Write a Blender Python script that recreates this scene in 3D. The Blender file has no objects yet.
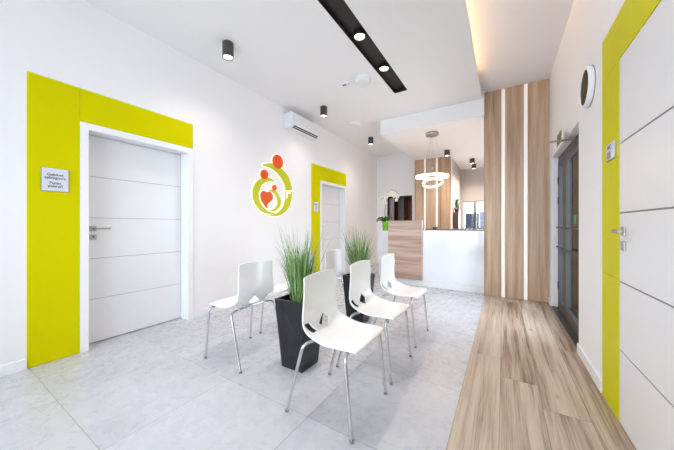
import bpy, bmesh, math, random
from mathutils import Vector, Matrix
random.seed(7)
PI = math.pi
col = bpy.context.scene.collection
MATS = {}

# ------------------------------------------------------------------ materials
def mat(name, color, rough=0.5, metal=0.0, spec=0.5, emit=None, estr=0.0, coat=0.0):
    m = bpy.data.materials.new(name); m.use_nodes = True
    b = m.node_tree.nodes['Principled BSDF']
    b.inputs['Base Color'].default_value = (*color, 1)
    b.inputs['Roughness'].default_value = rough
    b.inputs['Metallic'].default_value = metal
    b.inputs['Specular IOR Level'].default_value = spec
    b.inputs['Coat Weight'].default_value = coat
    b.inputs['Coat Roughness'].default_value = 0.04
    if emit:
        b.inputs['Emission Color'].default_value = (*emit, 1)
        b.inputs['Emission Strength'].default_value = estr
    MATS[name] = m
    return m

class NT:
    def __init__(s, m):
        s.t = m.node_tree; s.n = s.t.nodes; s.l = s.t.links; s.b = s.n['Principled BSDF']
    def node(s, typ, **kw):
        n = s.n.new(typ)
        for k, v in kw.items(): setattr(n, k, v)
        return n
    def math(s, op, a, b=None, c=None):
        n = s.n.new('ShaderNodeMath'); n.operation = op
        for i, v in enumerate((a, b, c)):
            if v is None: continue
            if isinstance(v, (int, float)): n.inputs[i].default_value = v
            else: s.l.new(v, n.inputs[i])
        return n.outputs[0]
    def mix(s, f, a, b, blend='MIX'):
        n = s.n.new('ShaderNodeMix'); n.data_type = 'RGBA'; n.blend_type = blend
        for idx, v in ((0, f), (6, a), (7, b)):
            if isinstance(v, (int, float)): n.inputs[idx].default_value = v
            elif isinstance(v, tuple): n.inputs[idx].default_value = (*v, 1)
            else: s.l.new(v, n.inputs[idx])
        return n.outputs[2]
    def comb(s, x, y, z):
        n = s.n.new('ShaderNodeCombineXYZ')
        for i, v in enumerate((x, y, z)):
            if isinstance(v, (int, float)): n.inputs[i].default_value = v
            else: s.l.new(v, n.inputs[i])
        return n.outputs[0]
    def noise(s, vec, scale, detail=4, rough=0.55):
        n = s.n.new('ShaderNodeTexNoise'); n.inputs['Scale'].default_value = scale
        n.inputs['Detail'].default_value = detail; n.inputs['Roughness'].default_value = rough
        s.l.new(vec, n.inputs['Vector']); return n.outputs['Fac']
    def ramp(s, f, stops):
        n = s.n.new('ShaderNodeValToRGB'); e = n.color_ramp.elements
        while len(e) < len(stops): e.new(0.5)
        for i, (p, c) in enumerate(stops):
            e[i].position = p; e[i].color = (*c, 1)
        s.l.new(f, n.inputs[0]); return n.outputs[0]
    def pos(s):
        g = s.n.new('ShaderNodeNewGeometry'); x = s.n.new('ShaderNodeSeparateXYZ')
        s.l.new(g.outputs['Position'], x.inputs[0]); return g, x.outputs

def wall_material(name, color):
    m = mat(name, color, 0.6, spec=0.3); t = NT(m); g, p = t.pos()
    n = t.noise(g.outputs['Position'], 160, 3)
    bp = t.node('ShaderNodeBump'); bp.inputs['Strength'].default_value = 0.04; bp.inputs['Distance'].default_value = 0.002
    t.l.new(n, bp.inputs['Height']); t.l.new(bp.outputs[0], t.b.inputs['Normal'])
    return m

WALL = wall_material('painted_white_wall', (0.88, 0.855, 0.86))
CEIL = wall_material('painted_ceiling', (0.87, 0.85, 0.852))
TAUPE = wall_material('shaded_taupe_wall', (0.55, 0.50, 0.47))  # slightly beige wall with the back office's shade mixed into its colour
TRIM = mat('white_trim', (0.86, 0.86, 0.87), 0.35)
DOORW = mat('white_door_laminate', (0.80, 0.79, 0.80), 0.32)
GROOVE = mat('grey_groove', (0.42, 0.42, 0.42), 0.4)
GROOVE2 = mat('dark_groove', (0.22, 0.20, 0.19), 0.4)
LIME = mat('lime_lacquered_glass', (0.64, 0.595, 0.001), 0.25, spec=0.03)
STEEL = mat('brushed_steel', (0.42, 0.40, 0.38), 0.3, 1.0)
CHROME = mat('polished_chrome', (0.62, 0.63, 0.65), 0.14, 1.0)
PLASTIC = mat('white_plastic_shell', (0.88, 0.88, 0.88), 0.16, spec=0.55)
WPLAST = mat('white_plastic_matte', (0.82, 0.81, 0.82), 0.4)
RUBBER = mat('grey_rubber', (0.18, 0.18, 0.19), 0.6)
BLACK = mat('black_metal', (0.014, 0.012, 0.010), 0.38)
DGREY = mat('dark_grey_metal', (0.055, 0.05, 0.047), 0.4)
FRAMEG = mat('anthracite_door_frame', (0.07, 0.064, 0.064), 0.45)
PLANT = mat('anthracite_glossy_planter', (0.014, 0.015, 0.018), 0.2, spec=0.4)
SOIL = mat('dark_soil', (0.03, 0.022, 0.015), 0.95)
GLOSSW = mat('high_gloss_white', (0.84, 0.85, 0.90), 0.07, spec=0.6, coat=0.4)
WORKTOP = mat('dark_brown_worktop', (0.10, 0.065, 0.045), 0.35)
ORANGE = mat('orange_acrylic', (0.80, 0.085, 0.004), 0.3)
LIMEA = mat('lime_acrylic', (0.56, 0.58, 0.008), 0.3)
HALO = mat('backlit_cream_acrylic', (0.9, 0.88, 0.7), 0.4, emit=(1.0, 0.95, 0.72), estr=0.22)
SIGNW = mat('white_sign_face', (0.70, 0.70, 0.76), 0.3)
INK = mat('dark_ink', (0.05, 0.04, 0.09), 0.6)
LAMP = mat('lit_lamp_face', (1, 1, 1), 0.4, emit=(1.0, 0.86, 0.66), estr=5.0)
RING = mat('lit_ring_diffuser', (1, 1, 1), 0.4, emit=(1.0, 0.80, 0.64), estr=3.8)
LEDW = mat('lit_white_led_profile', (0.9, 0.9, 0.9), 0.4, emit=(1.0, 0.97, 0.93), estr=0.12)
LEDC = mat('lit_warm_cove_led', (1, 1, 1), 0.4, emit=(1.0, 0.62, 0.30), estr=14.0)
CLOCKF = mat('clock_dial_face', (0.50, 0.44, 0.42), 0.5)
POTG = mat('green_glazed_pot', (0.17, 0.52, 0.015), 0.2)
LEAFD = mat('dark_orchid_leaf', (0.03, 0.09, 0.012), 0.4)
STEMG = mat('orchid_stem', (0.09, 0.13, 0.03), 0.5)
PETAL = mat('cream_orchid_petal', (0.86, 0.80, 0.68), 0.5)
RUST = mat('rust_brown_paint', (0.30, 0.06, 0.018), 0.5)
BROWNF = mat('dark_brown_frame', (0.055, 0.025, 0.015), 0.4)
GREYP = mat('grey_panel', (0.27, 0.25, 0.26), 0.4)
SIGNG = mat('green_sign_plate', (0.14, 0.18, 0.09), 0.4)
BLIND = mat('white_blind_fabric', (0.85, 0.86, 0.9), 0.7)
CONC = wall_material('pale_concrete', (0.50, 0.51, 0.53))
DGLASS = mat('dark_facade_glass', (0.05, 0.06, 0.08), 0.1)
STICK = mat('green_sticker', (0.03, 0.30, 0.14), 0.5)

def glass_material():
    m = bpy.data.materials.new('clear_glass'); m.use_nodes = True; nt = m.node_tree; nt.nodes.clear()
    o = nt.nodes.new('ShaderNodeOutputMaterial'); mx = nt.nodes.new('ShaderNodeMixShader')
    tr = nt.nodes.new('ShaderNodeBsdfTransparent'); gl = nt.nodes.new('ShaderNodeBsdfGlossy'); fr = nt.nodes.new('ShaderNodeFresnel')
    tr.inputs[0].default_value = (0.93, 0.96, 0.97, 1); gl.inputs['Roughness'].default_value = 0.02; fr.inputs[0].default_value = 1.3
    nt.links.new(fr.outputs[0], mx.inputs[0]); nt.links.new(tr.outputs[0], mx.inputs[1]); nt.links.new(gl.outputs[0], mx.inputs[2])
    nt.links.new(mx.outputs[0], o.inputs[0]); return m
GLASS = glass_material()

TX0, TY0, TS = -0.25, 0.53, 0.753
def tile_material():
    m = mat('pale_stone_tile', (0.6, 0.6, 0.64), 0.22, spec=0.5); t = NT(m); g, p = t.pos()
    u = t.math('DIVIDE', t.math('SUBTRACT', p[0], TX0), TS); v = t.math('DIVIDE', t.math('SUBTRACT', p[1], TY0), TS)
    def edge(x):
        f = t.math('FRACT', x); return t.math('MINIMUM', f, t.math('SUBTRACT', 1.0, f))
    e = t.math('MINIMUM', edge(u), edge(v))
    grout = t.math('LESS_THAN', e, 0.0032)
    ids = t.comb(t.math('FLOOR', u), t.math('FLOOR', v), 0)
    wn = t.node('ShaderNodeTexWhiteNoise'); t.l.new(ids, wn.inputs['Vector'])
    off = t.node('ShaderNodeVectorMath', operation='MULTIPLY_ADD')
    t.l.new(wn.outputs['Color'], off.inputs[0]); off.inputs[1].default_value = (9, 9, 9); t.l.new(g.outputs['Position'], off.inputs[2])
    cloud = t.noise(off.outputs[0], 1.3, 5, 0.55); fine = t.noise(off.outputs[0], 14, 5, 0.6)
    mixv = t.math('ADD', t.math('MULTIPLY', cloud, 0.85), t.math('MULTIPLY', fine, 0.15))
    c = t.ramp(mixv, [(0.30, (0.48, 0.475, 0.505)), (0.45, (0.53, 0.525, 0.56)), (0.58, (0.56, 0.555, 0.595)), (0.75, (0.58, 0.575, 0.615))])
    c = t.mix(t.math('MULTIPLY', t.math('SUBTRACT', wn.outputs['Value'], 0.5), 0.03), c, (0.45, 0.45, 0.46))
    c = t.mix(grout, c, (0.33, 0.32, 0.33)); t.l.new(c, t.b.inputs['Base Color'])
    r = t.math('ADD', t.math('MULTIPLY', fine, 0.16), 0.20); t.l.new(r, t.b.inputs['Roughness'])
    return m
TILE = tile_material()

def wood_material(name, along, across, width, x0, stops, streak=14.0, length=None, seam=0.0, rough=0.4, seed=0.0, knots=0.0, contrast=1.0):
    """boards running along one world axis, side by side across another"""
    m = mat(name, (0.5, 0.35, 0.25), rough, spec=0.4); t = NT(m); g, p = t.pos()
    A = p[along]; B = t.math('SUBTRACT', p[across], x0)
    u = t.math('DIVIDE', B, width); idx = t.math('FLOOR', u)
    wn = t.node('ShaderNodeTexWhiteNoise', noise_dimensions='2D')
    t.l.new(t.comb(idx, seed, 0), wn.inputs['Vector'])
    if length:
        v = t.math('ADD', t.math('DIVIDE', A, length), t.math('MULTIPLY', wn.outputs['Value'], 1.0)); jdx = t.math('FLOOR', v)
    else:
        v = None; jdx = 0.0
    w2 = t.node('ShaderNodeTexWhiteNoise', noise_dimensions='3D'); t.l.new(t.comb(idx, jdx, seed + 3.1), w2.inputs['Vector'])
    sh = t.math('MULTIPLY', w2.outputs['Value'], 37.0)
    d = [None] * 3
    other = 3 - along - across
    vec = t.comb(t.math('MULTIPLY', A, 0.6), t.math('ADD', t.math('MULTIPLY', p[across], streak), sh), t.math('ADD', t.math('MULTIPLY', p[other], streak), sh))
    n1 = t.noise(vec, 1.0, 6, 0.62)
    vec2 = t.comb(t.math('MULTIPLY', A, 3.0), t.math('ADD', t.math('MULTIPLY', p[across], streak * 7), sh), t.math('MULTIPLY', p[other], streak * 7))
    n2 = t.noise(vec2, 1.0, 3, 0.6)
    f = t.math('ADD', t.math('MULTIPLY', n1, 0.74), t.math('MULTIPLY', n2, 0.26))
    f = t.math('ADD', f, t.math('MULTIPLY', t.math('SUBTRACT', w2.outputs['Value'], 0.5), 0.10 * contrast))
    c = t.ramp(f, stops)
    if knots:
        vo = t.node('ShaderNodeTexVoronoi'); vo.inputs['Scale'].default_value = 1.0
        t.l.new(t.comb(t.math('MULTIPLY', A, 2.1), t.math('MULTIPLY', p[across], 5.5), sh), vo.inputs['Vector'])
        k = t.math('SUBTRACT', 1.0, t.math('SMOOTH_MIN', t.math('MULTIPLY', vo.outputs['Distance'], 8.0), 1.0, 0.2))
        k = t.math('MAXIMUM', k, 0.0)
        c = t.mix(t.math('MULTIPLY', k, knots), c, (0.14, 0.08, 0.045))
    if seam:
        fr = t.math('FRACT', u); e = t.math('MULTIPLY', t.math('MINIMUM', fr, t.math('SUBTRACT', 1.0, fr)), width)
        if v:
            fv = t.math('FRACT', v); e = t.math('MINIMUM', e, t.math('MULTIPLY', t.math('MINIMUM', fv, t.math('SUBTRACT', 1.0, fv)), length))
        c = t.mix(t.math('LESS_THAN', e, seam), c, (0.10, 0.07, 0.05))
    t.l.new(c, t.b.inputs['Base Color']); return m

W_FLOOR = wood_material('oak_look_floor_plank', 1, 0, 0.2315, -0.25,
    [(0.34, (0.12, 0.075, 0.05)), (0.42, (0.27, 0.185, 0.125)), (0.49, (0.42, 0.315, 0.235)), (0.58, (0.55, 0.44, 0.345)), (0.70, (0.64, 0.54, 0.45))], streak=16, length=2.4, seam=0.0009, rough=0.36, knots=0.6, contrast=1.2)
W_BOARD = wood_material('oak_look_wall_board', 2, 0, 0.2945, -0.269,
    [(0.30, (0.25, 0.145, 0.082)), (0.43, (0.39, 0.255, 0.16)), (0.55, (0.51, 0.35, 0.235)), (0.70, (0.61, 0.45, 0.325))], streak=15, rough=0.45, seed=5)
W_COUNTER = wood_material('oak_look_counter_board', 0, 2, 5.0, 0.0,
    [(0.32, (0.30, 0.18, 0.13)), (0.43, (0.46, 0.32, 0.25)), (0.54, (0.60, 0.44, 0.36)), (0.68, (0.70, 0.56, 0.47))], streak=13, rough=0.4, seed=9)

def grass_material():
    m = mat('artificial_grass_blade', (0.1, 0.25, 0.06), 0.5); t = NT(m)
    g = t.node('ShaderNodeNewGeometry')
    c = t.ramp(g.outputs['Random Per Island'], [(0.0, (0.045, 0.13, 0.02)), (0.4, (0.10, 0.24, 0.045)), (0.75, (0.20, 0.37, 0.10)), (1.0, (0.42, 0.50, 0.24))])
    t.l.new(c, t.b.inputs['Base Color']); return m
GRASS = grass_material()

# ------------------------------------------------------------------ helpers
def obj(name, bm, m, parent=None, bevel=0.0, smooth=False, seg=2):
    me = bpy.data.meshes.new(name); bmesh.ops.recalc_face_normals(bm, faces=bm.faces); bm.to_mesh(me); bm.free()
    me.materials.append(m)
    o = bpy.data.objects.new(name, me); col.objects.link(o)
    if parent: o.parent = parent
    if bevel:
        b = o.modifiers.new('bevel', 'BEVEL'); b.width = bevel; b.segments = seg; b.limit_method = 'ANGLE'
    if smooth:
        for f in me.polygons: f.use_smooth = True
        try: me.set_sharp_from_angle(angle=math.radians(40))
        except Exception: pass
    return o
def box(bm, x0, x1, y0, y1, z0, z1):
    v = [bm.verts.new((x, y, z)) for x in (x0, x1) for y in (y0, y1) for z in (z0, z1)]
    for q in ((0,1,3,2),(4,6,7,5),(0,4,5,1),(2,3,7,6),(0,2,6,4),(1,5,7,3)): bm.faces.new([v[i] for i in q])
    return bm
def B(*a): return box(bmesh.new(), *a)
def lathe(bm, prof, n=32, c=(0,0,0), axis='Z'):
    rings = []
    for r, h in prof:
        ring = []
        for i in range(n):
            a = 2*PI*i/n; x, y = r*math.cos(a), r*math.sin(a)
            p = {'Z': (x, y, h), 'X': (h, x, y), 'Y': (x, h, y)}[axis]
            ring.append(bm.verts.new(Vector(p) + Vector(c)))
        rings.append(ring)
    for a, b in zip(rings, rings[1:]):
        for i in range(n): bm.faces.new((a[i], a[(i+1)%n], b[(i+1)%n], b[i]))
    for ring, (r, h) in ((rings[0], prof[0]), (rings[-1], prof[-1])):
        if r > 1e-5: bm.faces.new(ring)
    return bm
def tube(bm, pts, r, n=10, closed=False):
    pts = [Vector(p) for p in pts]; rings = []; N = len(pts); up = None
    for i, p in enumerate(pts):
        if closed: t = (pts[(i+1)%N] - pts[i-1]).normalized()
        else: t = (pts[min(i+1,N-1)] - pts[max(i-1,0)]).normalized()
        if up is None:
            up = Vector((0,0,1)) if abs(t.z) < 0.9 else Vector((1,0,0))
        s = t.cross(up).normalized(); up = s.cross(t).normalized()
        rr = r[i] if isinstance(r, (list, tuple)) else r
        rings.append([bm.verts.new(p + rr*(math.cos(2*PI*k/n)*s + math.sin(2*PI*k/n)*up)) for k in range(n)])
    prs = list(zip(rings, rings[1:])) + ([(rings[-1], rings[0])] if closed else [])
    for a, b in prs:
        for i in range(n): bm.faces.new((a[i], a[(i+1)%n], b[(i+1)%n], b[i]))
    if not closed: bm.faces.new(rings[0]); bm.faces.new(rings[-1])
    return bm
def arc_path(pts, rad, n=6):
    """polyline with rounded inner corners"""
    pts = [Vector(p) for p in pts]; out = [pts[0]]
    for a, b, c in zip(pts, pts[1:], pts[2:]):
        d1 = (a-b).normalized(); d2 = (c-b).normalized(); r = min(rad, (a-b).length*0.49, (c-b).length*0.49)
        p1 = b + d1*r; p2 = b + d2*r
        for k in range(n+1):
            t = k/n; out.append(p1*(1-t)**2 + b*2*t*(1-t) + p2*t*t)
    out.append(pts[-1]); return out
def struct(name, bm, m, parent=None, **kw):
    o = obj(name, bm, m, parent, **kw)
    if not parent: o['kind'] = 'structure'
    return o
def tag(o, label, cat, group=None):
    o['label'] = label; o['category'] = cat
    if group: o['group'] = group
    return o
def thing(name, label, cat, loc=(0,0,0), rz=0.0, group=None):
    o = bpy.data.objects.new(name, None); col.objects.link(o); o.location = loc; o.rotation_euler = (0,0,rz)
    o.empty_display_size = 0.1
    return tag(o, label, cat, group)
def sempty(name, loc):
    o = bpy.data.objects.new(name, None); col.objects.link(o); o.location = loc; o['kind'] = 'structure'; return o
def dup(root, loc, rz, label, group=None):
    r = root.copy(); col.objects.link(r); r.location = loc; r.rotation_euler = (0,0,rz); r['label'] = label
    if group: r['group'] = group
    for ch in list(root.children):
        c = ch.copy(); col.objects.link(c); c.parent = r
        for g in list(ch.children):
            d = g.copy(); col.objects.link(d); d.parent = c
    return r
def lettering(body, size, mtx, m, parent, align='CENTER', name='lettering', spacing=1.0):
    cu = bpy.data.curves.new('lettering_curve', 'FONT'); cu.body = body; cu.size = size; cu.align_x = align; cu.align_y = 'CENTER'
    cu.space_line = spacing; cu.extrude = 0.0004; cu.offset = size*0.012
    t = bpy.data.objects.new('tmp', cu); col.objects.link(t)
    bpy.context.view_layer.update()
    me = bpy.data.meshes.new_from_object(t.evaluated_get(bpy.context.evaluated_depsgraph_get()))
    bpy.data.objects.remove(t)
    me.transform(mtx); me.materials.clear(); me.materials.append(m)
    o = bpy.data.objects.new(name, me); col.objects.link(o); o.parent = parent; return o
def frame_px(loc):   # lettering that reads on the left wall (seen looking towards -X)
    return Matrix.Translation(loc) @ Matrix(((0,0,1,0),(1,0,0,0),(0,1,0,0),(0,0,0,1)))
def frame_nx(loc):   # lettering on the right wall (seen looking towards +X)
    return Matrix.Translation(loc) @ Matrix(((0,0,-1,0),(-1,0,0,0),(0,1,0,0),(0,0,0,1)))
def light(name, kind, loc, energy, color, parent=None, rot=(0,0,0), **kw):
    l = bpy.data.lights.new(name, kind); l.energy = energy; l.color = color
    for k, v in kw.items(): setattr(l, k, v)
    o = bpy.data.objects.new(name, l); col.objects.link(o); o.location = loc; o.rotation_euler = rot
    if parent: o.parent = parent
    return o

# ------------------------------------------------------------------ room shell
XL, XR, ZL, ZR = -3.265, 0.585, 3.22, 3.34          # left wall, right wall, lower and raised ceiling
YF, YB, YBB = -1.7, 7.57, 9.5
LT = 0.24
struct('floor', B(XL-LT, -0.25, YF-0.2, YBB+0.2, -0.12, 0), TILE)
bm = B(-0.25, XR+0.14, YF-0.2, 5.05, -0.12, 0.0); box(bm, -0.25, XR+0.14, 5.05, 5.25, -0.12, 0.0)
struct('floor', bm, W_FLOOR)
struct('floor', B(-0.25, XR+0.14, 5.25, YBB+0.2, -0.12, 0), TILE)

def wall_x(name, xa, xb, y0, y1, z1, holes, m=WALL):   # wall in a YZ plane with door openings (ya, yb, ztop)
    bm = bmesh.new(); y = y0
    for ya, yb, zt in holes:
        box(bm, xa, xb, y, ya, 0, z1); box(bm, xa, xb, ya, yb, zt, z1); y = yb
    box(bm, xa, xb, y, y1, 0, z1); return struct(name, bm, m)
D1 = (0.897, 1.817, 2.04); D2 = (4.649, 5.618, 2.04)
wall_x('wall_left', XL-LT, XL, YF, YB, 3.4, [D1, D2])
wall_x('wall_right', XR, XR+0.14, YF, 5.25, 3.4, [(1.335, 2.213, 2.125), (3.235, 4.86, 2.11)])
struct('wall_right', B(XR, XR+0.14, 5.25, YBB, 0, 3.4), TAUPE)
# wall behind the counter with a doorway
bm = B(XL, -2.93, YB, YB+0.15, 0, 3.4); box(bm, -2.93, -2.19, YB, YB+0.15, 2.0, 3.4); box(bm, -2.19, -1.16, YB, YB+0.15, 0, 3.4)
struct('wall_back', bm, WALL)
struct('wall_office', B(-1.30, -1.16, YB+0.15, YBB, 0, 3.4), TAUPE)
bm = B(-1.30, -1.10, YBB, YBB+0.15, 0, 3.4); box(bm, -1.10, 0.15, YBB, YBB+0.15, 0, 1.02); box(bm, -1.10, 0.15, YBB, YBB+0.15, 1.92, 3.4); box(bm, 0.15, XR+0.14, YBB, YBB+0.15, 0, 3.4)
struct('wall_office', bm, TAUPE)
struct('wall_partition', B(-0.262, XR, 5.085, 5.25, 0, 3.4), WALL)
# wall behind the camera with a wide window
bm = B(XL-LT, -3.05, YF-0.15, YF, 0, 3.4); box(bm, -3.05, 0.35, YF-0.15, YF, 0, 0.25); box(bm, -3.05, 0.35, YF-0.15, YF, 2.95, 3.4); box(bm, 0.35, XR+0.14, YF-0.15, YF, 0, 3.4)
struct('wall_front', bm, WALL)
# doorway alcove room at the back
bm = B(-3.2, -2.0, YB+1.1, YB+1.2, 0, 2.6); box(bm, -3.3, -3.2, YB+0.15, YB+1.2, 0, 2.6); box(bm, -2.0, -1.9, YB+0.15, YB+1.2, 0, 2.6); box(bm, -3.3, -1.9, YB+0.15, YB+1.2, 2.6, 2.7)
struct('wall_store', bm, RUST)

# ceilings: lower slab with a black light trough and an open cove lip, raised strip to its right
TRX0, TRX1, TRY0, TRY1 = -1.445, -1.24, 0.55, 4.04
bm = bmesh.new()
box(bm, XL, TRX0, YF, YB, ZL, 3.4); box(bm, TRX1, -0.52, YF, 4.95, ZL, 3.4)
box(bm, TRX0, TRX1, YF, TRY0, ZL, 3.4); box(bm, TRX0, TRX1, TRY1, 4.95, ZL, 3.4); box(bm, TRX0, -0.52, 4.95, YB, ZL, 3.4)
box(bm, TRX0, TRX1, TRY0, TRY1, 3.33, 3.4)
box(bm, -0.52, -0.293, YF, 4.95, ZL, ZL+0.022)
struct('ceiling', bm, CEIL)
struct('ceiling', B(-0.52, XR, YF, 5.085, ZR, 3.4), CEIL)
bm = B(-2.065, -0.262, 4.95, 5.25, 2.942, ZL); box(bm, -2.065, XR, 5.25, YB, 2.942, ZL); box(bm, -1.16, XR, YB, YBB, 2.942, ZL); box(bm, -0.52, -0.262, 4.95, 5.085, ZL, ZR)
struct('ceiling', bm, CEIL)

# baseboards
def bb(name, *a): return struct(name, B(*a), TRIM, bevel=0.003)
bb('baseboard_left', XL, XL+0.014, YF, 0.517, 0, 0.085)
bb('baseboard_left', XL, XL+0.014, 1.880, 4.285, 0, 0.085)
bb('baseboard_left', XL, XL+0.014, 5.682, YB, 0, 0.085)
bb('baseboard_right', XR-0.014, XR, 2.535, 3.235, 0, 0.085)
bb('baseboard_right', XR-0.014, XR, 4.86, 5.03, 0, 0.085)
bb('baseboard_right', XR-0.014, XR, YF, 1.05, 0, 0.085)
bb('baseboard_right', XR, XR+0.074, 4.846, 4.86, 0, 0.085)
bb('baseboard_back', XL+0.014, -2.97, YB-0.014, YB, 0, 0.085)

# ------------------------------------------------------------------ white doors
def lever(parent, x, y, z, sx, dy, name='door_handle'):
    """square rosette, neck and flat lever; sx = direction out of the leaf"""
    bm = B(min(x, x+sx*0.010), max(x, x+sx*0.010), y-0.026, y+0.026, z-0.026, z+0.026)
    o = obj(name, bm, STEEL, parent, bevel=0.002)
    bm = tube(bmesh.new(), arc_path([(x+sx*0.008, y, z), (x+sx*0.052, y, z), (x+sx*0.052, y+dy*0.125, z)], 0.014), 0.0088, 12)
    obj('lever', bm, STEEL, o, smooth=True)
    k = obj('lock_plate', B(min(x, x+sx*0.010), max(x, x+sx*0.010), y-0.026, y+0.026, z-0.110, z-0.058), STEEL, parent, bevel=0.002)
    bm = lathe(bmesh.new(), [(0.009, 0.0), (0.009, 0.004)], 16, (x+sx*0.009, y, z-0.08), 'X')
    obj('keyhole', bm, DGREY, k)
def leaf(parent, xf, xb, y0, y1, z1, gm, sx, lever_y, lever_dy, gw=0.004):
    """leaf of five flat slabs split by inlaid strips; xf = room side face"""
    bm = bmesh.new(); zs = [0.43, 0.83, 1.23, 1.635]; lo = 0.008
    a, b = min(xf, xb), max(xf, xb)
    for z in zs + [z1]:
        hi = z - gw if z != z1 else z1
        box(bm, a, b, y0, y1, lo, hi); lo = z + gw
    obj('leaf', bm, DOORW, parent)
    for z in zs:
        c = xf + (-sx)*0.003
        obj('inlay_strip', B(min(c, xb), max(c, xb), y0+0.0005, y1-0.0005, z-gw, z+gw), gm, parent)
    lever(parent, xf, lever_y, 1.125, sx, lever_dy)
def left_door(name, D, loc):
    y0, y1, zt = D; r = sempty(name, (0,0,0))
    xf = XL - 0.155
    leaf(r, xf, xf-0.04, y0+0.004, y1-0.004, zt-0.006, GROOVE, 1, y0+0.075, 1, 0.003)
    # lining and architrave
    bm = B(XL-LT, XL+0.001, y0-0.012, y0+0.001, 0, zt); box(bm, XL-LT, XL+0.001, y1-0.001, y1+0.012, 0, zt); box(bm, XL-LT, XL+0.001, y0-0.012, y1+0.012, zt-0.001, zt+0.012)
    box(bm, xf-0.075, xf-0.045, y0, y1, 0, zt)
    obj('door_lining', bm, TRIM, r)
    w = 0.060
    bm = B(XL, XL+0.012, y0-w, y0, 0, zt+w); box(bm, XL, XL+0.012, y1, y1+w, 0, zt+w); box(bm, XL, XL+0.012, y0, y1, zt, zt+w)
    obj('architrave', bm, TRIM, r, bevel=0.002)
    return r
left_door('door_1', D1, None); left_door('door_2', D2, None)
r = sempty('door_3', (0,0,0))
leaf(r, 0.5805, 0.63, 1.339, 2.209, 2.118, GROOVE2, -1, 2.135, -1, 0.0045)
bm = B(0.632, 0.70, 1.335, 1.36, 0, 2.125); box(bm, 0.632, 0.70, 2.18, 2.213, 0, 2.125); box(bm, 0.632, 0.70, 1.36, 2.18, 2.09, 2.125); box(bm, 0.66, 0.70, 1.36, 2.18, 0, 2.09)
obj('door_lining', bm, TRIM, r)

# lime lacquered glass surrounds
def surround(label, side, parts):
    t = thing('wall_panel', label, 'wall panel', (0,0,0), 0, 'lime green glass surrounds of the doors')
    for nm, y0, y1, z0, z1 in parts:
        a, b = (XL+0.0005, XL+0.0055) if side < 0 else (XR-0.0055, XR-0.0005)
        obj(nm, B(a, b, y0, y1, z0, z1), LIME, t, bevel=0.0006)
    return t
g = 0.0012
surround('lime green glass panel around the nearest left-hand white door, white notice on it', -1,
    [('side_pane', 0.518, 0.836-g, 0.002, 2.402), ('top_pane', 0.836+g, 1.877, 2.103, 2.402)])
surround('lime green glass panel around the far white door beyond the round wall logo', -1,
    [('side_pane', 4.285, 4.588-g, 0.002, 2.402), ('top_pane', 4.588+g, 4.94-g, 2.103, 2.402), ('top_pane', 4.94+g, 5.30-g, 2.103, 2.402), ('top_pane', 5.30+g, 5.678, 2.103, 2.402)])
surround('lime green glass panel around the right-hand white door beside the round clock', 1,
    [('side_pane', 2.214, 2.533, 0.002, 0.84-g), ('side_pane', 2.214, 2.533, 0.84+g, 2.135-g), ('top_pane', 1.02, 2.533, 2.135+g, 2.413), ('side_pane', 1.02, 1.334, 0.002, 2.135-g)])

# ------------------------------------------------------------------ glass entrance door in the right wall
r = sempty('door_4', (0,0,0))
xa, xb = 0.662, 0.718
bm = B(xa, xb, 3.235, 3.285, 0, 2.11); box(bm, xa, xb, 4.81, 4.86, 0, 2.11); box(bm, xa, xb, 3.285, 4.81, 2.05, 2.11)
obj('door_frame', bm, FRAMEG, r, bevel=0.003)
for y0, y1, hy in ((3.29, 4.335, 4.26), (4.345, 4.805, 4.42)):
    s = 0.075
    bm = B(xa-0.012, xb-0.01, y0, y0+s, 0.012, 2.045); box(bm, xa-0.012, xb-0.01, y1-s, y1, 0.012, 2.045)
    box(bm, xa-0.012, xb-0.01, y0+s, y1-s, 0.012, 0.13); box(bm, xa-0.012, xb-0.01, y0+s, y1-s, 1.97, 2.045)
    lf = obj('leaf_frame', bm, FRAMEG, r, bevel=0.003)
    obj('pane', B(0.684, 0.69, y0+s, y1-s, 0.13, 1.97), GLASS, lf)
    for z in (0.86, 1.125):
        bm = tube(bmesh.new(), [(xa-0.030, y0+0.04, z), (xa-0.030, y1-0.04, z)], 0.012, 10)
        for yy in (y0+0.05, y1-0.05): tube(bm, [(xa-0.030, yy, z), (xa-0.010, yy, z)], 0.010, 8)
        obj('push_bar', bm, BLACK, lf, smooth=True)
for z in (0.33, 1.50, 1.78):
    obj('hinge', B(xa-0.020, xa-0.012, 4.74, 4.79, z-0.05, z+0.05), BLACK, r, bevel=0.004)
obj('sticker', B(0.6825, 0.6838, 3.90, 4.00, 1.17, 1.27), STICK, r)
struct('trim_1', B(XR+0.001, XR+0.139, 3.236, 4.859, 0.0, 0.012), DGREY)

# ------------------------------------------------------------------ windows
r = sempty('window_1', (0,0,0))
yw = YBB+0.03
obj('window_jamb', B(-1.10, -1.04, yw, yw+0.06, 1.02, 1.92), TRIM, r, bevel=0.003)
bm = bmesh.new(); box(bm, 0.09, 0.15, yw, yw+0.06, 1.02, 1.92); box(bm, -1.04, 0.09, yw, yw+0.06, 1.02, 1.07); box(bm, -1.04, 0.09, yw, yw+0.06, 1.87, 1.92)
box(bm, -0.80, -0.72, yw, yw+0.06, 1.07, 1.87); box(bm, -0.42, -0.34, yw, yw+0.06, 1.07, 1.87)
obj('window_frame', bm, FRAMEG, r, bevel=0.003)
for x0, x1 in ((-1.04, -0.80), (-0.72, -0.42), (-0.34, 0.09)): obj('pane', B(x0, x1, yw+0.025, yw+0.031, 1.07, 1.87), GLASS, r)
obj('window_sill', B(-1.14, 0.19, YBB-0.12, YBB+0.03, 1.00, 1.03), WORKTOP, r, bevel=0.004)
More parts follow.
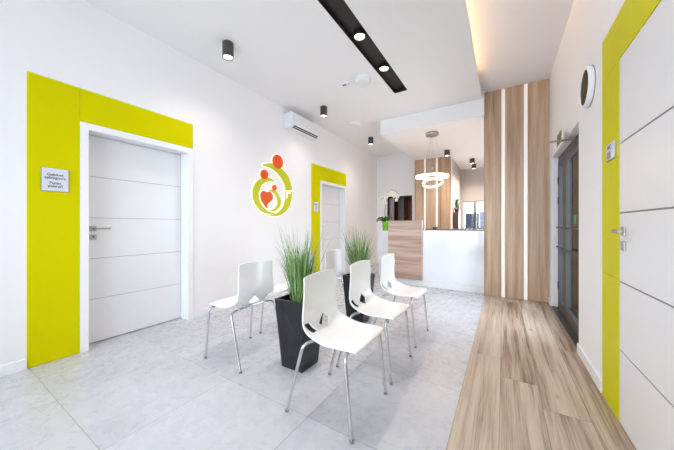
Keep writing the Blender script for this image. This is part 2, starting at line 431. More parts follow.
for i, (x0, x1) in enumerate(((-1.04, -0.78), (-0.74, 0.09))):
    bm = bmesh.new()
    for k in range(9): box(bm, x0, x1, yw-0.022, yw-0.006, 1.84-k*0.034, 1.868-k*0.034)
    box(bm, x0, x1, yw-0.026, yw-0.002, 1.866, 1.90)
    tag(obj('window_blind', bm, BLIND), ('white slatted blind on the left sash of the office window', 'white slatted blind on the right sash of the office window')[i], 'blind', 'blinds on the office window')
r = sempty('window_2', (0,0,0))
y0, y1 = YF-0.12, YF-0.06
bm = B(-3.05, 0.35, y0, y1, 0.25, 0.31); box(bm, -3.05, 0.35, y0, y1, 2.89, 2.95)
for x in (-3.05, -1.93, -0.83, 0.29): box(bm, x, x+0.06, y0, y1, 0.31, 2.89)
obj('window_frame', bm, FRAMEG, r)
for x in (-2.99, -1.87, -0.77): obj('pane', B(x, x+1.06, YF-0.095, YF-0.089, 0.31, 2.89), GLASS, r)
# outdoors
gr = struct('ground', B(-30, 30, -30, 40, -0.3, -0.14), CONC)
fac = thing('neighbouring_building', 'pale building with dark windows seen through the office window', 'building', (-1.5, 17.0, -0.14))
obj('facade', B(-5, 5, 0, 4, 0, 5.0), mat('slate_render', (0.16, 0.18, 0.22), 0.8), fac)
backdrop = thing('dark_backdrop', 'added dark block outside, darkening the view through the glass entrance door', 'building', (1.4, 13.5, -0.14))  # dark block added outside so the door glass looks dark
obj('facade', B(-0.4, 0.72, 0, 2, 0, 4.5), DGLASS, backdrop)
obj('backdrop_cap', B(-0.5, 0.8, -0.1, 2.1, 4.5, 4.7), FRAMEG, backdrop)
for k in range(7):
    for z in (1.0, 3.2):
        w = obj('window', B(-4.4+k*1.3, -3.5+k*1.3, -0.03, 0.02, z, z+1.0), WPLAST, fac)
        obj('pane', B(-4.34+k*1.3, -3.56+k*1.3, -0.05, -0.031, z+0.06, z+0.94), DGLASS, w)

# ------------------------------------------------------------------ wall board feature beside the entrance
t = thing('wood_cladding', 'tall oak-look boards split by lit white strips, right of the counter', 'wall cladding', (0.15, 5.07, 0))
for x0, x1 in ((-0.269, -0.024), (0.0255, 0.2705), (0.320, 0.583)):
    obj('board', B(x0-0.15, x1-0.15, -0.032, 0.013, 0.004, 3.336), W_BOARD, t, bevel=0.0015)
for x0, x1 in ((-0.024, 0.0255), (0.2705, 0.320)):
    obj('light_strip', B(x0-0.15+0.001, x1-0.15-0.001, -0.014, 0.013, 0.004, 3.336), LEDW, t)
t2 = thing('wood_cladding', 'oak-look boards with white light strips on the wall behind the ring lamp', 'wall cladding', (-1.63, 7.45, 0))
for x0, x1 in ((-2.075, -1.825), (-1.775, -1.52), (-1.47, -1.165)):
    obj('board', B(x0+1.63, x1+1.63, -0.03, 0.118, 0.0, 2.94), W_BOARD, t2, bevel=0.0015)
for x0, x1 in ((-1.825, -1.775), (-1.52, -1.47)):
    obj('light_strip', B(x0+1.631, x1+1.629, -0.012, 0.118, 0.0, 2.94), LEDW, t2)

# ------------------------------------------------------------------ reception counter
CY = 5.17
t = thing('reception_counter', 'white high-gloss reception counter with oak-look front box and dark worktop', 'reception desk', (-1.2, CY, 0))
def C(x0, x1, y0, y1, z0, z1): return B(x0+1.2, x1+1.2, y0-CY, y1-CY, z0, z1)
obj('front_panel', C(-1.93, -0.275, CY, CY+0.05, 0.125, 1.06), GLOSSW, t, bevel=0.002)
obj('plinth', C(-1.93, -0.275, CY-0.012, CY+0.05, 0.0, 0.105), TRIM, t, bevel=0.002)
obj('shadow_gap', C(-1.93, -0.275, CY+0.008, CY+0.05, 0.105, 0.125), TRIM, t)
bx = obj('front_box', C(-1.955, -1.292, 5.085, CY-0.001, 0.125, 1.245), W_COUNTER, t, bevel=0.002)
obj('worktop', C(-1.265, -0.275, CY+0.05, CY+0.52, 1.045, 1.085), WORKTOP, t, bevel=0.003)
obj('inner_panel', C(-1.93, -0.275, CY+0.45, CY+0.50, 0.0, 1.045), WPLAST, t)
obj('side_panel', C(-1.98, -1.93, CY, CY+0.75, 0.0, 1.045), GLOSSW, t)
t = thing('storage_cabinet', 'narrow white cabinet at the counter left end carrying the orchid', 'cabinet', (-2.2, 5.95, 0))
obj('body', B(-0.215, 0.21, -0.24, 0.24, 0.0, 1.005), GLOSSW, t, bevel=0.002)
obj('cabinet_top', B(-0.217, 0.212, -0.242, 0.242, 1.005, 1.03), GLOSSW, t, bevel=0.002)

# orchid
t = thing('potted_orchid', 'cream orchid in a bright green pot left of the oak-look box', 'plant', (-2.325, 5.86, 1.03))
pot = obj('pot', lathe(bmesh.new(), [(0.001,0),(0.048,0),(0.052,0.01),(0.064,0.20),(0.068,0.215),(0.062,0.215),(0.058,0.18),(0.001,0.18)], 28), POTG, t, smooth=True)
obj('bark', lathe(bmesh.new(), [(0.001,0.182),(0.0565,0.182),(0.0565,0.195),(0.001,0.202)], 20), SOIL, t)
for k, (a, L, up) in enumerate(((PI, 0.22, 0.10), (0.15, 0.2, 0.13), (2.4, 0.18, 0.12), (-1.6, 0.13, 0.10), (3.6, 0.19, 0.05), (1.2, 0.15, 0.12))):
    bm = bmesh.new(); prev = None
    for i in range(9):
        q = i/8; r = q*L; z = 0.19 + up*math.sin(q*PI*0.95); w = 0.042*math.sin(PI*min(1, q*0.86+0.1))**0.8
        c = Vector((math.cos(a)*r, math.sin(a)*r, z)); s = Vector((-math.sin(a), math.cos(a)*0.7, 0.45))
        row = [bm.verts.new(c + s*w + Vector((0,0,0.010))), bm.verts.new(c), bm.verts.new(c - s*w + Vector((0,0,0.010)))]
        if prev:
            for j in range(2): bm.faces.new((prev[j], prev[j+1], row[j+1], row[j]))
        prev = row
    o = obj('leaf', bm, LEAFD, t, smooth=True); m_ = o.modifiers.new('thick', 'SOLIDIFY'); m_.thickness = 0.003
def stem(pts, parent):
    return obj('stem', tube(bmesh.new(), arc_path(pts, 0.2, 8), 0.0045, 8), STEMG, parent, smooth=True)
s1 = [(0,0,0.18),(0.02,0,0.55),(0.05,-0.01,0.88),(0.22,-0.03,0.93),(0.34,-0.03,0.82)]
s2 = [(0,0,0.18),(-0.02,0.01,0.45),(0.03,0.0,0.70),(-0.06,-0.02,0.76),(-0.1,-0.02,0.68)]
stem(s1, t); stem(s2, t)
fl = [(0.05,-0.03,0.80),(0.10,-0.03,0.86),(0.16,-0.05,0.90),(0.22,-0.05,0.90),(0.27,-0.05,0.85),(0.32,-0.05,0.79),(0.24,-0.05,0.80),(0.0,-0.03,0.72),(-0.06,-0.04,0.70),(-0.10,-0.04,0.64),(0.04,-0.04,0.66),(0.29,-0.05,0.72)]
for cx, cy, cz in fl:
    bm = bmesh.new(); cz -= 0.03
    for k in range(5):
        a = PI/2 + k*2*PI/5 + random.uniform(-.1,.1); L = 0.042; w = 0.022 if k in (1,4) else 0.015
        d = Vector((math.cos(a), -0.15, math.sin(a))); s = Vector((-math.sin(a), 0, math.cos(a))); c = Vector((cx, cy, cz))
        pts = [c, c+d*L*0.45+s*w, c+d*L*0.85+s*w*0.8, c+d*L, c+d*L*0.85-s*w*0.8, c+d*L*0.45-s*w]
        bm.faces.new([bm.verts.new(p) for p in pts])
    bmesh.ops.create_icosphere(bm, subdivisions=1, radius=0.010, matrix=Matrix.Translation((cx, cy-0.008, cz)))
    o = obj('flower', bm, PETAL, t); m_ = o.modifiers.new('thick', 'SOLIDIFY'); m_.thickness = 0.003

# doorway behind the orchid: frame, grey and rust-brown inside
r = sempty('door_5', (0,0,0))
bm = B(-2.93, -2.90, YB-0.01, YB+0.05, 0, 2.0); box(bm, -2.215, -2.19, YB-0.01, YB+0.05, 0, 2.0); box(bm, -2.90, -2.215, YB-0.01, YB+0.05, 1.97, 2.0)
obj('door_frame', bm, BROWNF, r)
obj('leaf', B(-2.885, -2.75, YB+0.06, YB+0.10, 0.01, 1.95), GREYP, r)
t = thing('wardrobe', 'grey wardrobe with tall doors inside the far doorway', 'wardrobe', (-2.72, YB+0.75, 0))
obj('body', B(-0.13, 0.07, -0.05, 0.33, 0, 2.1), GREYP, t)
obj('door', B(-0.12, 0.06, -0.07, -0.051, 0.06, 2.08), GREYP, t)
t = thing('locker', 'low grey locker right of the wardrobe inside the far doorway', 'locker', (-2.33, YB+0.75, 0))
obj('body', B(-0.10, 0.18, -0.05, 0.33, 0, 1.80), GREYP, t)
obj('door', B(-0.09, 0.17, -0.07, -0.051, 0.06, 1.77), GREYP, t)

# back office furniture
t = thing('office_cabinet', 'dark brown tall cabinet standing right of the back oak-look boards', 'cabinet', (-1.02, 8.05, 0))
obj('body', B(-0.13, 0.0, -0.18, 0.18, 0.0, 1.50), WORKTOP, t, bevel=0.003)
obj('door', B(-0.12, -0.01, -0.196, -0.181, 0.08, 1.48), BROWNF, t, bevel=0.002)
t = thing('potted_plant', 'small dark leafy plant on top of the brown office cabinet', 'plant', (-1.085, 8.0, 1.50))
obj('pot', lathe(bmesh.new(), [(0.001,0),(0.045,0),(0.06,0.10),(0.055,0.10),(0.05,0.085),(0.001,0.085)], 20), BROWNF, t, smooth=True)
bm = bmesh.new()
for k in range(60):
    a = random.uniform(0, 2*PI); e = random.uniform(0.1, 1.4); L = random.uniform(0.08, 0.24); w = 0.018
    d = Vector((math.cos(a)*math.cos(e)*0.45, math.sin(a)*math.cos(e)*0.45, math.sin(e)*1.2)); s = Vector((-math.sin(a), math.cos(a), 0.3)).normalized()
    c = Vector((0,0,0.085)); m1 = c + d*L; ti = m1 + d*0.05 + Vector((0,0,-0.02))
    bm.faces.new([bm.verts.new(p) for p in (c + d*L*0.4, m1 + s*w, ti, m1 - s*w)])
obj('foliage', bm, LEAFD, t)
t = thing('computer_monitor', 'black computer monitor just showing above the counter top', 'monitor', (-1.10, 5.52, 1.085))
obj('screen', B(-0.09, 0.01, -0.012, 0.012, 0.005, 0.035), BLACK, t, bevel=0.003)
obj('stand', B(-0.07, -0.01, -0.05, 0.05, 0.0, 0.006), BLACK, t)

# ------------------------------------------------------------------ visitor chairs
def make_chair(label, loc, rz, group):
    t = thing('visitor_chair', label, 'chair', loc, rz, group)
    prof = [(-0.130,0.846),(-0.131,0.80),(-0.134,0.74),(-0.138,0.68),(-0.141,0.62),(-0.142,0.57),(-0.135,0.522),(-0.112,0.487),(-0.072,0.469),(-0.020,0.463),(0.05,0.463),(0.12,0.468),(0.18,0.474),(0.225,0.477),(0.246,0.472),(0.254,0.460)]
    P = [Vector((x, z)) for x, z in prof]
    sl = [0.0]
    for a, b in zip(P, P[1:]): sl.append(sl[-1] + (b-a).length)
    L = sl[-1]
    def at(s):
        s = max(0, min(L, s))
        for i in range(len(sl)-1):
            if s <= sl[i+1] or i == len(sl)-2:
                q = (s-sl[i])/(sl[i+1]-sl[i])
                p0 = P[max(i-1,0)]; p1 = P[i]; p2 = P[i+1]; p3 = P[min(i+2,len(P)-1)]
                return 0.5*((2*p1)+(p2-p0)*q+(2*p0-5*p1+4*p2-p3)*q*q+(3*p1-p0-3*p2+p3)*q**3)
    def halfw(s):
        k = s/L
        pts = [(0,0.170),(0.005,0.179),(0.012,0.184),(0.03,0.187),(0.10,0.190),(0.25,0.193),(0.42,0.203),(0.55,0.217),(0.70,0.220),(0.93,0.216),(0.985,0.208),(1,0.198)]
        for (a, wa), (b, wb) in zip(pts, pts[1:]):
            if k <= b:
                q = (k-a)/(b-a); return wa + (wb-wa)*q
        return pts[-1][1]
    # flat sheet in (s, v) space, v in -1..1, with the cut-outs sliced in
    bm = bmesh.new(); NS, NV = 66, 34
    gv = [[bm.verts.new((L*i/NS, -1+2*j/NV, 0)) for j in range(NV+1)] for i in range(NS+1)]
    for i in range(NS):
        for j in range(NV): bm.faces.new((gv[i][j], gv[i+1][j], gv[i+1][j+1], gv[i][j+1]))
    sc = 0.350
    holes = [[(sc-0.060, 0.18), (sc-0.012, 0.42), (sc+0.046, 0.10), (sc-0.002, -0.16)],
             [(sc-0.030, -0.94), (sc-0.036, -0.66), (sc+0.034, -0.42), (sc+0.042, -0.72)]]
    for h in holes:
        cs = sum(p[0] for p in h)/4; cv = sum(p[1] for p in h)/4
        for a, b in zip(h, h[1:]+h[:1]):
            fs = [f for f in bm.faces if abs(f.calc_center_median().x-cs) < 0.07 and abs(f.calc_center_median().y-cv) < 0.32]
            geo = list({e for f in fs for e in f.edges}) + list({v for f in fs for v in f.verts}) + fs
            n = Vector((b[1]-a[1], -(b[0]-a[0]), 0))
            bmesh.ops.bisect_plane(bm, geom=geo, plane_co=(a[0], a[1], 0), plane_no=n, dist=1e-5)
        def inside(c):
            sg = [ (b[0]-a[0])*(c.y-a[1]) - (b[1]-a[1])*(c.x-a[0]) for a, b in zip(h, h[1:]+h[:1])]
            return all(x > 0 for x in sg) or all(x < 0 for x in sg)
        bmesh.ops.delete(bm, geom=[f for f in bm.faces if inside(f.calc_center_median())], context='FACES')
    for v in bm.verts:
        s, q = v.co.x, v.co.y; p = at(s); y = q*halfw(s); k = s/L
        lift = abs(q)**2.0
        back = 1 - min(1, max(0, (k-0.35)/0.25)); bend = math.exp(-((k-0.52)/0.14)**2); front = min(1, max(0, (k-0.8)/0.2))
        x = p.x + 0.012*lift*back*min(1,k/0.15) + 0.010*lift*bend
        z = p.y + 0.026*lift*bend - 0.010*lift*front - 0.012*(q*q)*max(0, 1-k/0.05)
        x -= 0.012*(q*q)*front
        v.co = (x, y, z)
    sh = obj('shell', bm, PLASTIC, t, smooth=True); m_ = sh.modifiers.new('thick', 'SOLIDIFY'); m_.thickness = 0.0075; m_.offset = -1 
    R = 0.0098
    for xf, xt, xc, zc in ((0.236, 0.192, 0.178, 0.450), (-0.223, -0.098, -0.068, 0.447)):
        for sy in (-1, 1):
            path = arc_path([(xf, sy*0.242, 0.006), (xt, sy*0.236, zc-0.004), (xc, sy*0.15, zc)], 0.055, 8)
            lg = obj('leg', tube(bmesh.new(), path, R, 12), CHROME, t, smooth=True)
            obj('foot_cap', lathe(bmesh.new(), [(0.0095,0.0),(0.0118,0.002),(0.0118,0.016),(0.0102,0.018)], 14, (xf, sy*0.242, 0)), RUBBER, lg, smooth=True)
            obj('mount', B(xc-0.013, xc+0.013, sy*0.150-0.015, sy*0.150+0.015, zc-0.002, zc+0.014), PLASTIC, t, bevel=0.004)
        obj('seat_frame', tube(bmesh.new(), [(xc, -0.151, zc), (xc, 0.151, zc)], R, 12), CHROME, t, smooth=True)
    return t
G = 'white chrome-legged chairs around the two planters'
ch = make_chair('white plastic chair nearest the camera, facing right with its whole seat showing', (-0.922, 1.495, 0), 0, G)
dup(ch, (-0.930, 2.105, 0), 0, 'white plastic chair in the middle of the right row, partly behind the nearest chair')
dup(ch, (-0.940, 2.785, 0), 0, 'white plastic chair farthest in the right row, near the reception counter')
dup(ch, (-1.968, 1.625, 0), PI, 'white plastic chair standing alone at left, its back turned, beside the near planter')
dup(ch, (-1.968, 2.245, 0), PI, 'white plastic chair mostly hidden behind the grass of the near planter')
dup(ch, (-1.968, 2.890, 0), PI, 'white plastic chair back seen between the near chair and the far planter')

# ------------------------------------------------------------------ planters with tall grass
def planter(label, glabel, x, y, rz, seed, lean):
    t = thing('planter', label, 'planter', (x, y, 0), rz, 'black tapered planters'); H = 0.56
    bm = bmesh.new(); loops = []
    for h, z in ((0.104, 0.0), (0.107, 0.002), (0.148, H), (0.134, H), (0.128, H-0.05), (0.126, H-0.09)):
        loops.append([bm.verts.new((sx*h, sy*h, z)) for sx, sy in ((-1,-1),(1,-1),(1,1),(-1,1))])
    for a, b in zip(loops, loops[1:]):
        for i in range(4): bm.faces.new((a[i], a[(i+1)%4], b[(i+1)%4], b[i]))
    bm.faces.new(loops[0]); bm.faces.new(loops[-1])
    obj('body', bm, PLANT, t, bevel=0.003)
    obj('soil', B(-0.124, 0.124, -0.124, 0.124, H-0.088, H-0.045), SOIL, t)
    rnd = random.Random(seed); gt = thing('ornamental_grass', glabel, 'plant', (x, y, H-0.045), rz, 'tufts of tall green grass')
    bm = bmesh.new()
    for k in range(420):
        a = rnd.uniform(0, 2*PI); r0 = 0.075*math.sqrt(rnd.random()); L = rnd.uniform(0.28, 0.52) if k % 5 else rnd.uniform(0.5, 0.68)
        spread = rnd.uniform(0.0, 0.17)*(1.0 if k % 5 else 1.5); bend = rnd.uniform(0.0, 0.07)
        base = Vector((math.cos(a)*r0, math.sin(a)*r0, 0)); a2 = a + rnd.uniform(-0.7, 0.7); d = Vector((math.cos(a2), math.sin(a2), 0))
        s = Vector((-math.sin(a+rnd.uniform(-1,1)), math.cos(a), 0)).normalized(); w = rnd.uniform(0.0018, 0.0038); prev = None
        for i in range(7):
            q = i/6; c = base + d*(spread*q*0.75 + bend*q*q*q) + Vector((lean*q*q, 0, L*q - bend*0.55*q**4))
            ww = w*(1-q**2.2)+0.0004
            row = (bm.verts.new(c+s*ww), bm.verts.new(c-s*ww))
            if prev: bm.faces.new((prev[0], prev[1], row[1], row[0]))
            prev = row
    obj('blades', bm, GRASS, gt, smooth=True)
planter('tapered black planter box between the nearest chair and the chair on its own', 'tall green grass tuft in the nearer black planter', -1.44, 1.74, 0, 3, -0.01)
planter('tapered black planter box farther back, behind the middle right-row chair', 'green grass tuft in the farther black planter', -1.49, 2.91, 0, 8, 0.0)

# ------------------------------------------------------------------ ceiling fittings
def spot(label, loc, group, r=0.060, h=0.165, energy=13):
    t = thing('ceiling_spotlight', label, 'spotlight', loc, 0, group)
    obj('housing', lathe(bmesh.new(), [(r,0),(r,-h),(r-0.008,-h),(r-0.014,-h+0.022),(0.001,-h+0.022)], 28), DGREY, t, smooth=True)
    obj('lamp_face', lathe(bmesh.new(), [(0.001,-h+0.018),(r-0.016,-h+0.018),(r-0.012,-h+0.010),(0.001,-h+0.008)], 24), LAMP, t, smooth=True)
    light('spot_beam', 'SPOT', (0,0,-h-0.01), energy, (1.0,0.88,0.75), t, spot_size=2.4, spot_blend=1.0, shadow_soft_size=0.046)
    return t
GS = 'black cylinder spotlights along the left wall'
sp = spot('black cylinder ceiling spotlight above the near left door, largest of its row', (-2.65, 1.93, ZL), GS)
dup(sp, (-2.66, 3.85, ZL), 0, 'black cylinder ceiling spotlight beside the air conditioner')
dup(sp, (-2.65, 5.78, ZL), 0, 'black cylinder ceiling spotlight farthest in the left row, near the soffit corner')
GC = 'black cylinder spotlights over the counter'
sp2 = spot('black cylinder spotlight at the top of the back wood boards, behind the ring lamp', (-1.14, 6.83, 2.942), GC, 0.062, 0.13, 45)
for x, y in ((0.1, 6.2), (-0.1, 8.1), (0.2, 7.2)): dup(sp2, (x, y, 2.942), 0, 'added unseen spotlight brightening the office behind the tall boards')  # unseen extra spotlights, added to brighten the back office
dup(sp2, (-0.71, 8.05, 2.942), 0, 'black cylinder spotlight over the office, higher one of the close pair')
dup(sp2, (-0.73, 8.80, 2.942), 0, 'black cylinder spotlight over the office, lower one of the close pair')

t = thing('recessed_light_channel', 'long black recessed light channel with two round lamps in the ceiling', 'ceiling light', ((TRX0+TRX1)/2, 2.3, ZL))
cx = (TRX0+TRX1)/2; hw = (TRX1-TRX0)/2 - 0.0005; ya, yb = TRY0-2.3+0.0005, TRY1-2.3-0.0005
bm = B(-hw, -hw+0.004, ya, yb, -0.002, 0.105); box(bm, hw-0.004, hw, ya, yb, -0.002, 0.105); box(bm, -hw+0.004, hw-0.004, ya, ya+0.004, -0.002, 0.105); box(bm, -hw+0.004, hw-0.004, yb-0.004, yb, -0.002, 0.105)
box(bm, -hw+0.004, hw-0.004, ya+0.004, yb-0.004, 0.045, 0.105)
obj('channel', bm, BLACK, t)
for y in (1.22, 1.93, 2.64, 3.35):
    hd = obj('lamp_ring', lathe(bmesh.new(), [(0.075,0.045),(0.075,0.012),(0.058,0.008),(0.056,0.03),(0.001,0.035)], 28, (0, y-2.3, 0)), BLACK, t, smooth=True)
    obj('lamp_face', lathe(bmesh.new(), [(0.001,0.030),(0.056,0.030),(0.054,0.016),(0.001,0.012)], 24, (0, y-2.3, 0)), LAMP, hd, smooth=True)
    light('lamp_beam', 'SPOT', (0, y-2.3, 0.004), 20, (1.0,0.90,0.79), t, spot_size=2.2, spot_blend=1.0, shadow_soft_size=0.056)

t = thing('smoke_detector', 'large round white ceiling sensor beside the black light channel', 'detector', (-1.69, 3.40, ZL))
obj('body', lathe(bmesh.new(), [(0.112,0),(0.112,-0.05),(0.106,-0.062),(0.10,-0.066),(0.001,-0.066)], 36), WPLAST, t, smooth=True)
obj('base', lathe(bmesh.new(), [(0.116,0),(0.116,-0.012),(0.112,-0.012)], 36), TRIM, t)
t = thing('motion_sensor', 'small white ceiling sensor with dark lens left of the large round one', 'sensor', (-1.95, 3.38, ZL+0.0005))
obj('body', lathe(bmesh.new(), [(0.055,0),(0.055,-0.018),(0.042,-0.030),(0.001,-0.030)], 28), WPLAST, t, smooth=True)
obj('lens', lathe(bmesh.new(), [(0.028,-0.030),(0.026,-0.046),(0.012,-0.056),(0.001,-0.058)], 20), WPLAST, t, smooth=True)
obj('slot', B(-0.03,0.03,-0.033,-0.022,-0.044,-0.030), DGREY, t)
t = thing('smoke_detector', 'flat round white ceiling disc between the middle and far left spotlights', 'detector', (-2.55, 4.80, ZL))
obj('body', lathe(bmesh.new(), [(0.115,0),(0.115,-0.03),(0.10,-0.045),(0.001,-0.048)], 32), WPLAST, t, smooth=True)

# cove light hidden behind the lip
c = obj('cove_light', B(-0.50, -0.485, YF+0.1, 4.25, ZL+0.0225, ZL+0.034), LEDC)
tag(c, 'warm light strip behind the ceiling edge, glowing above the wooden floor path', 'light strip')

# ring pendant
t = thing('pendant_lamp', 'double glowing ring pendant lamp hanging over the counter', 'lamp', (-1.17, 5.38, 2.942))
obj('ceiling_cup', lathe(bmesh.new(), [(0.001,0),(0.115,0),(0.12,-0.008),(0.12,-0.045),(0.112,-0.055),(0.001,-0.055)], 36), STEEL, t, smooth=True)
def ring(R, z, tilt, rot, cx=0.0, w=0.024, h=0.030):
    bm = bmesh.new(); n = 72; M = Matrix.Translation((cx,0,z)) @ Matrix.Rotation(rot,4,'Z') @ Matrix.Rotation(tilt,4,'X')
    sec = [(w/2,-h),(w/2,h),(-w/2,h),(-w/2,-h)]; rs = []
    for i in range(n):
        a = 2*PI*i/n; rs.append([bm.verts.new(M @ Vector(((R+dr)*math.cos(a), (R+dr)*math.sin(a), dz))) for dr, dz in sec])
    for i in range(n):
        for k in range(4): bm.faces.new((rs[i][k], rs[i][(k+1)%4], rs[(i+1)%n][(k+1)%4], rs[(i+1)%n][k]))
    return obj('light_ring', bm, RING, t, smooth=True)
ring(0.288, -0.845, 0.03, 0.55, 0, 0.022, 0.021); ring(0.178, -0.968, -0.32, 0.55, 0.01, 0.018, 0.014)
for k in range(3):
    a = k*2*PI/3+0.4
    obj('wire', tube(bmesh.new(), [(0.03*math.cos(a),0.03*math.sin(a),-0.05),(0.288*math.cos(a),0.288*math.sin(a),-0.825)], 0.0011, 6), STEEL, t)
obj('hub', lathe(bmesh.new(), [(0.001,-0.66),(0.02,-0.66),(0.02,-0.70),(0.001,-0.70)], 16), STEEL, t)
obj('wire', tube(bmesh.new(), [(0,0,-0.05),(0,0,-0.67)], 0.0014, 6), STEEL, t)

# air conditioner
t = thing('air_conditioner', 'white split air conditioner high on the left wall', 'air conditioner', (XL, 3.5, 2.855))
bm = bmesh.new(); sec = [(0.001,0.0),(0.15,0.0),(0.195,0.035),(0.20,0.055),(0.20,0.245),(0.18,0.262),(0.001,0.262)]
a = [bm.verts.new((x,0,z)) for x,z in sec]; b = [bm.verts.new((x,0.80,z)) for x,z in sec]
bm.faces.new(a); bm.faces.new(b)
for i in range(len(sec)): bm.faces.new((a[i], a[(i+1)%len(sec)], b[(i+1)%len(sec)], b[i]))
obj('body', bm, WPLAST, t, bevel=0.006)
def slat(x0, z0, x1, z1, th, m, nm):
    bm = bmesh.new(); n = Vector((z1-z0, x0-x1)).normalized()*th
    ps = [(x0,z0),(x1,z1),(x1+n.x,z1+n.y),(x0+n.x,z0+n.y)]
    A = [bm.verts.new((x,0.05,z)) for x,z in ps]; Bv = [bm.verts.new((x,0.75,z)) for x,z in ps]
    bm.faces.new(A); bm.faces.new(Bv)
    for i in range(4): bm.faces.new((A[i],A[(i+1)%4],Bv[(i+1)%4],Bv[i]))
    return obj(nm, bm, m, t)
slat(0.152, 0.0018, 0.194, 0.0345, 0.004, BLACK, 'air_outlet')
slat(0.170, 0.0158, 0.177, 0.0212, 0.006, WPLAST, 'flap')
obj('badge', B(0.199,0.2012,0.36,0.40,0.10,0.108), GREYP, t)

# clock
t = thing('wall_clock', 'round white wall clock with grey-brown dial on the right wall', 'clock', (XR, 2.86, 2.255))
obj('rim', lathe(bmesh.new(), [(0.153,-0.001),(0.155,-0.004),(0.153,-0.036),(0.142,-0.040),(0.133,-0.036),(0.133,-0.020),(0.001,-0.020)], 56, axis='X'), TRIM, t, smooth=True)
obj('backing_ring', lathe(bmesh.new(), [(0.157,-0.0005),(0.157,-0.005),(0.151,-0.006)], 56, axis='X'), GROOVE2, t)
dl = obj('dial', lathe(bmesh.new(), [(0.001,-0.0205),(0.1325,-0.0205),(0.1325,-0.023),(0.001,-0.023)], 48, axis='X'), CLOCKF, t)
for k in range(12):
    a = k*PI/6; num = str(12 if k == 0 else k)
    lettering(num, 0.030, frame_nx((-0.0238, -0.107*math.sin(a), 0.107*math.cos(a))), INK, dl, name='numeral')
for L, a, nm in ((0.07, 5.3, 'hour_hand'), (0.10, 3.9, 'minute_hand')):
    d = Vector((0, -math.sin(a), math.cos(a)))
    obj(nm, tube(bmesh.new(), [Vector((-0.027,0,0))-d*0.015, Vector((-0.027,0,0))+d*L], 0.0028, 6), INK, t)
gl = obj('glass_cover', lathe(bmesh.new(), [(0.001,-0.033),(0.133,-0.033),(0.133,-0.0345),(0.001,-0.0345)], 48, axis='X'), GLASS, t)

# ------------------------------------------------------------------ signs
def door_sign(label, side, y, z, w, h, lines):
    x = XL+0.0055 if side < 0 else XR-0.0055; s = -side
    t = thing('door_sign', label, 'sign', (x, y, z), 0, 'white door signs')
    obj('frame', B(min(0.0002*s,0.008*s), max(0.0002*s,0.008*s), -w/2, w/2, -h/2, h/2), STEEL, t, bevel=0.001)
    obj('face', B(min(0.0079*s,0.010*s), max(0.0079*s,0.010*s), -w/2+0.005, w/2-0.005, -h/2+0.004, h/2-0.004), SIGNW, t)
    for body, size, dy, dz in lines:
        f = (frame_px if side < 0 else frame_nx)((0.0106*s, dy, dz)); lettering(body, size, f, INK, t)
    return t
door_sign('white notice with four lines of dark lettering, on the lime panel at far left', -1, 0.678, 1.545, 0.170, 0.200,
    [('Gabinet', 0.031, 0.0, 0.043), ('zabiegowy', 0.031, 0.0, 0.016), ('Punkt', 0.031, 0.0, -0.028), ('pobrań', 0.031, 0.0, -0.055)])
door_sign('small white sign with a numeral on the lime panel of the far door', -1, 4.43, 1.535, 0.160, 0.205,
    [('Gabinet', 0.038, 0.0, 0.045), ('1', 0.11, 0.0, -0.035)])
sg = door_sign('small white sign on the lime panel right of the clock', 1, 2.335, 1.622, 0.155, 0.105,
    [('WC', 0.042, 0.012, 0.026)])
obj('pictogram', B(-0.0112, -0.0101, -0.014, 0.055, -0.042, 0.002), GREYP, sg)

t = thing('exit_sign', 'green plate on a slim grey bar above the glass door', 'sign', (0.66, 3.80, 2.085))
obj('bar', B(-0.225, 0.001, -0.018, 0.018, -0.006, 0.008), GREYP, t, bevel=0.002)
obj('plate', B(-0.138, -0.133, -0.125, 0.125, -0.035, 0.085), SIGNG, t, bevel=0.001)

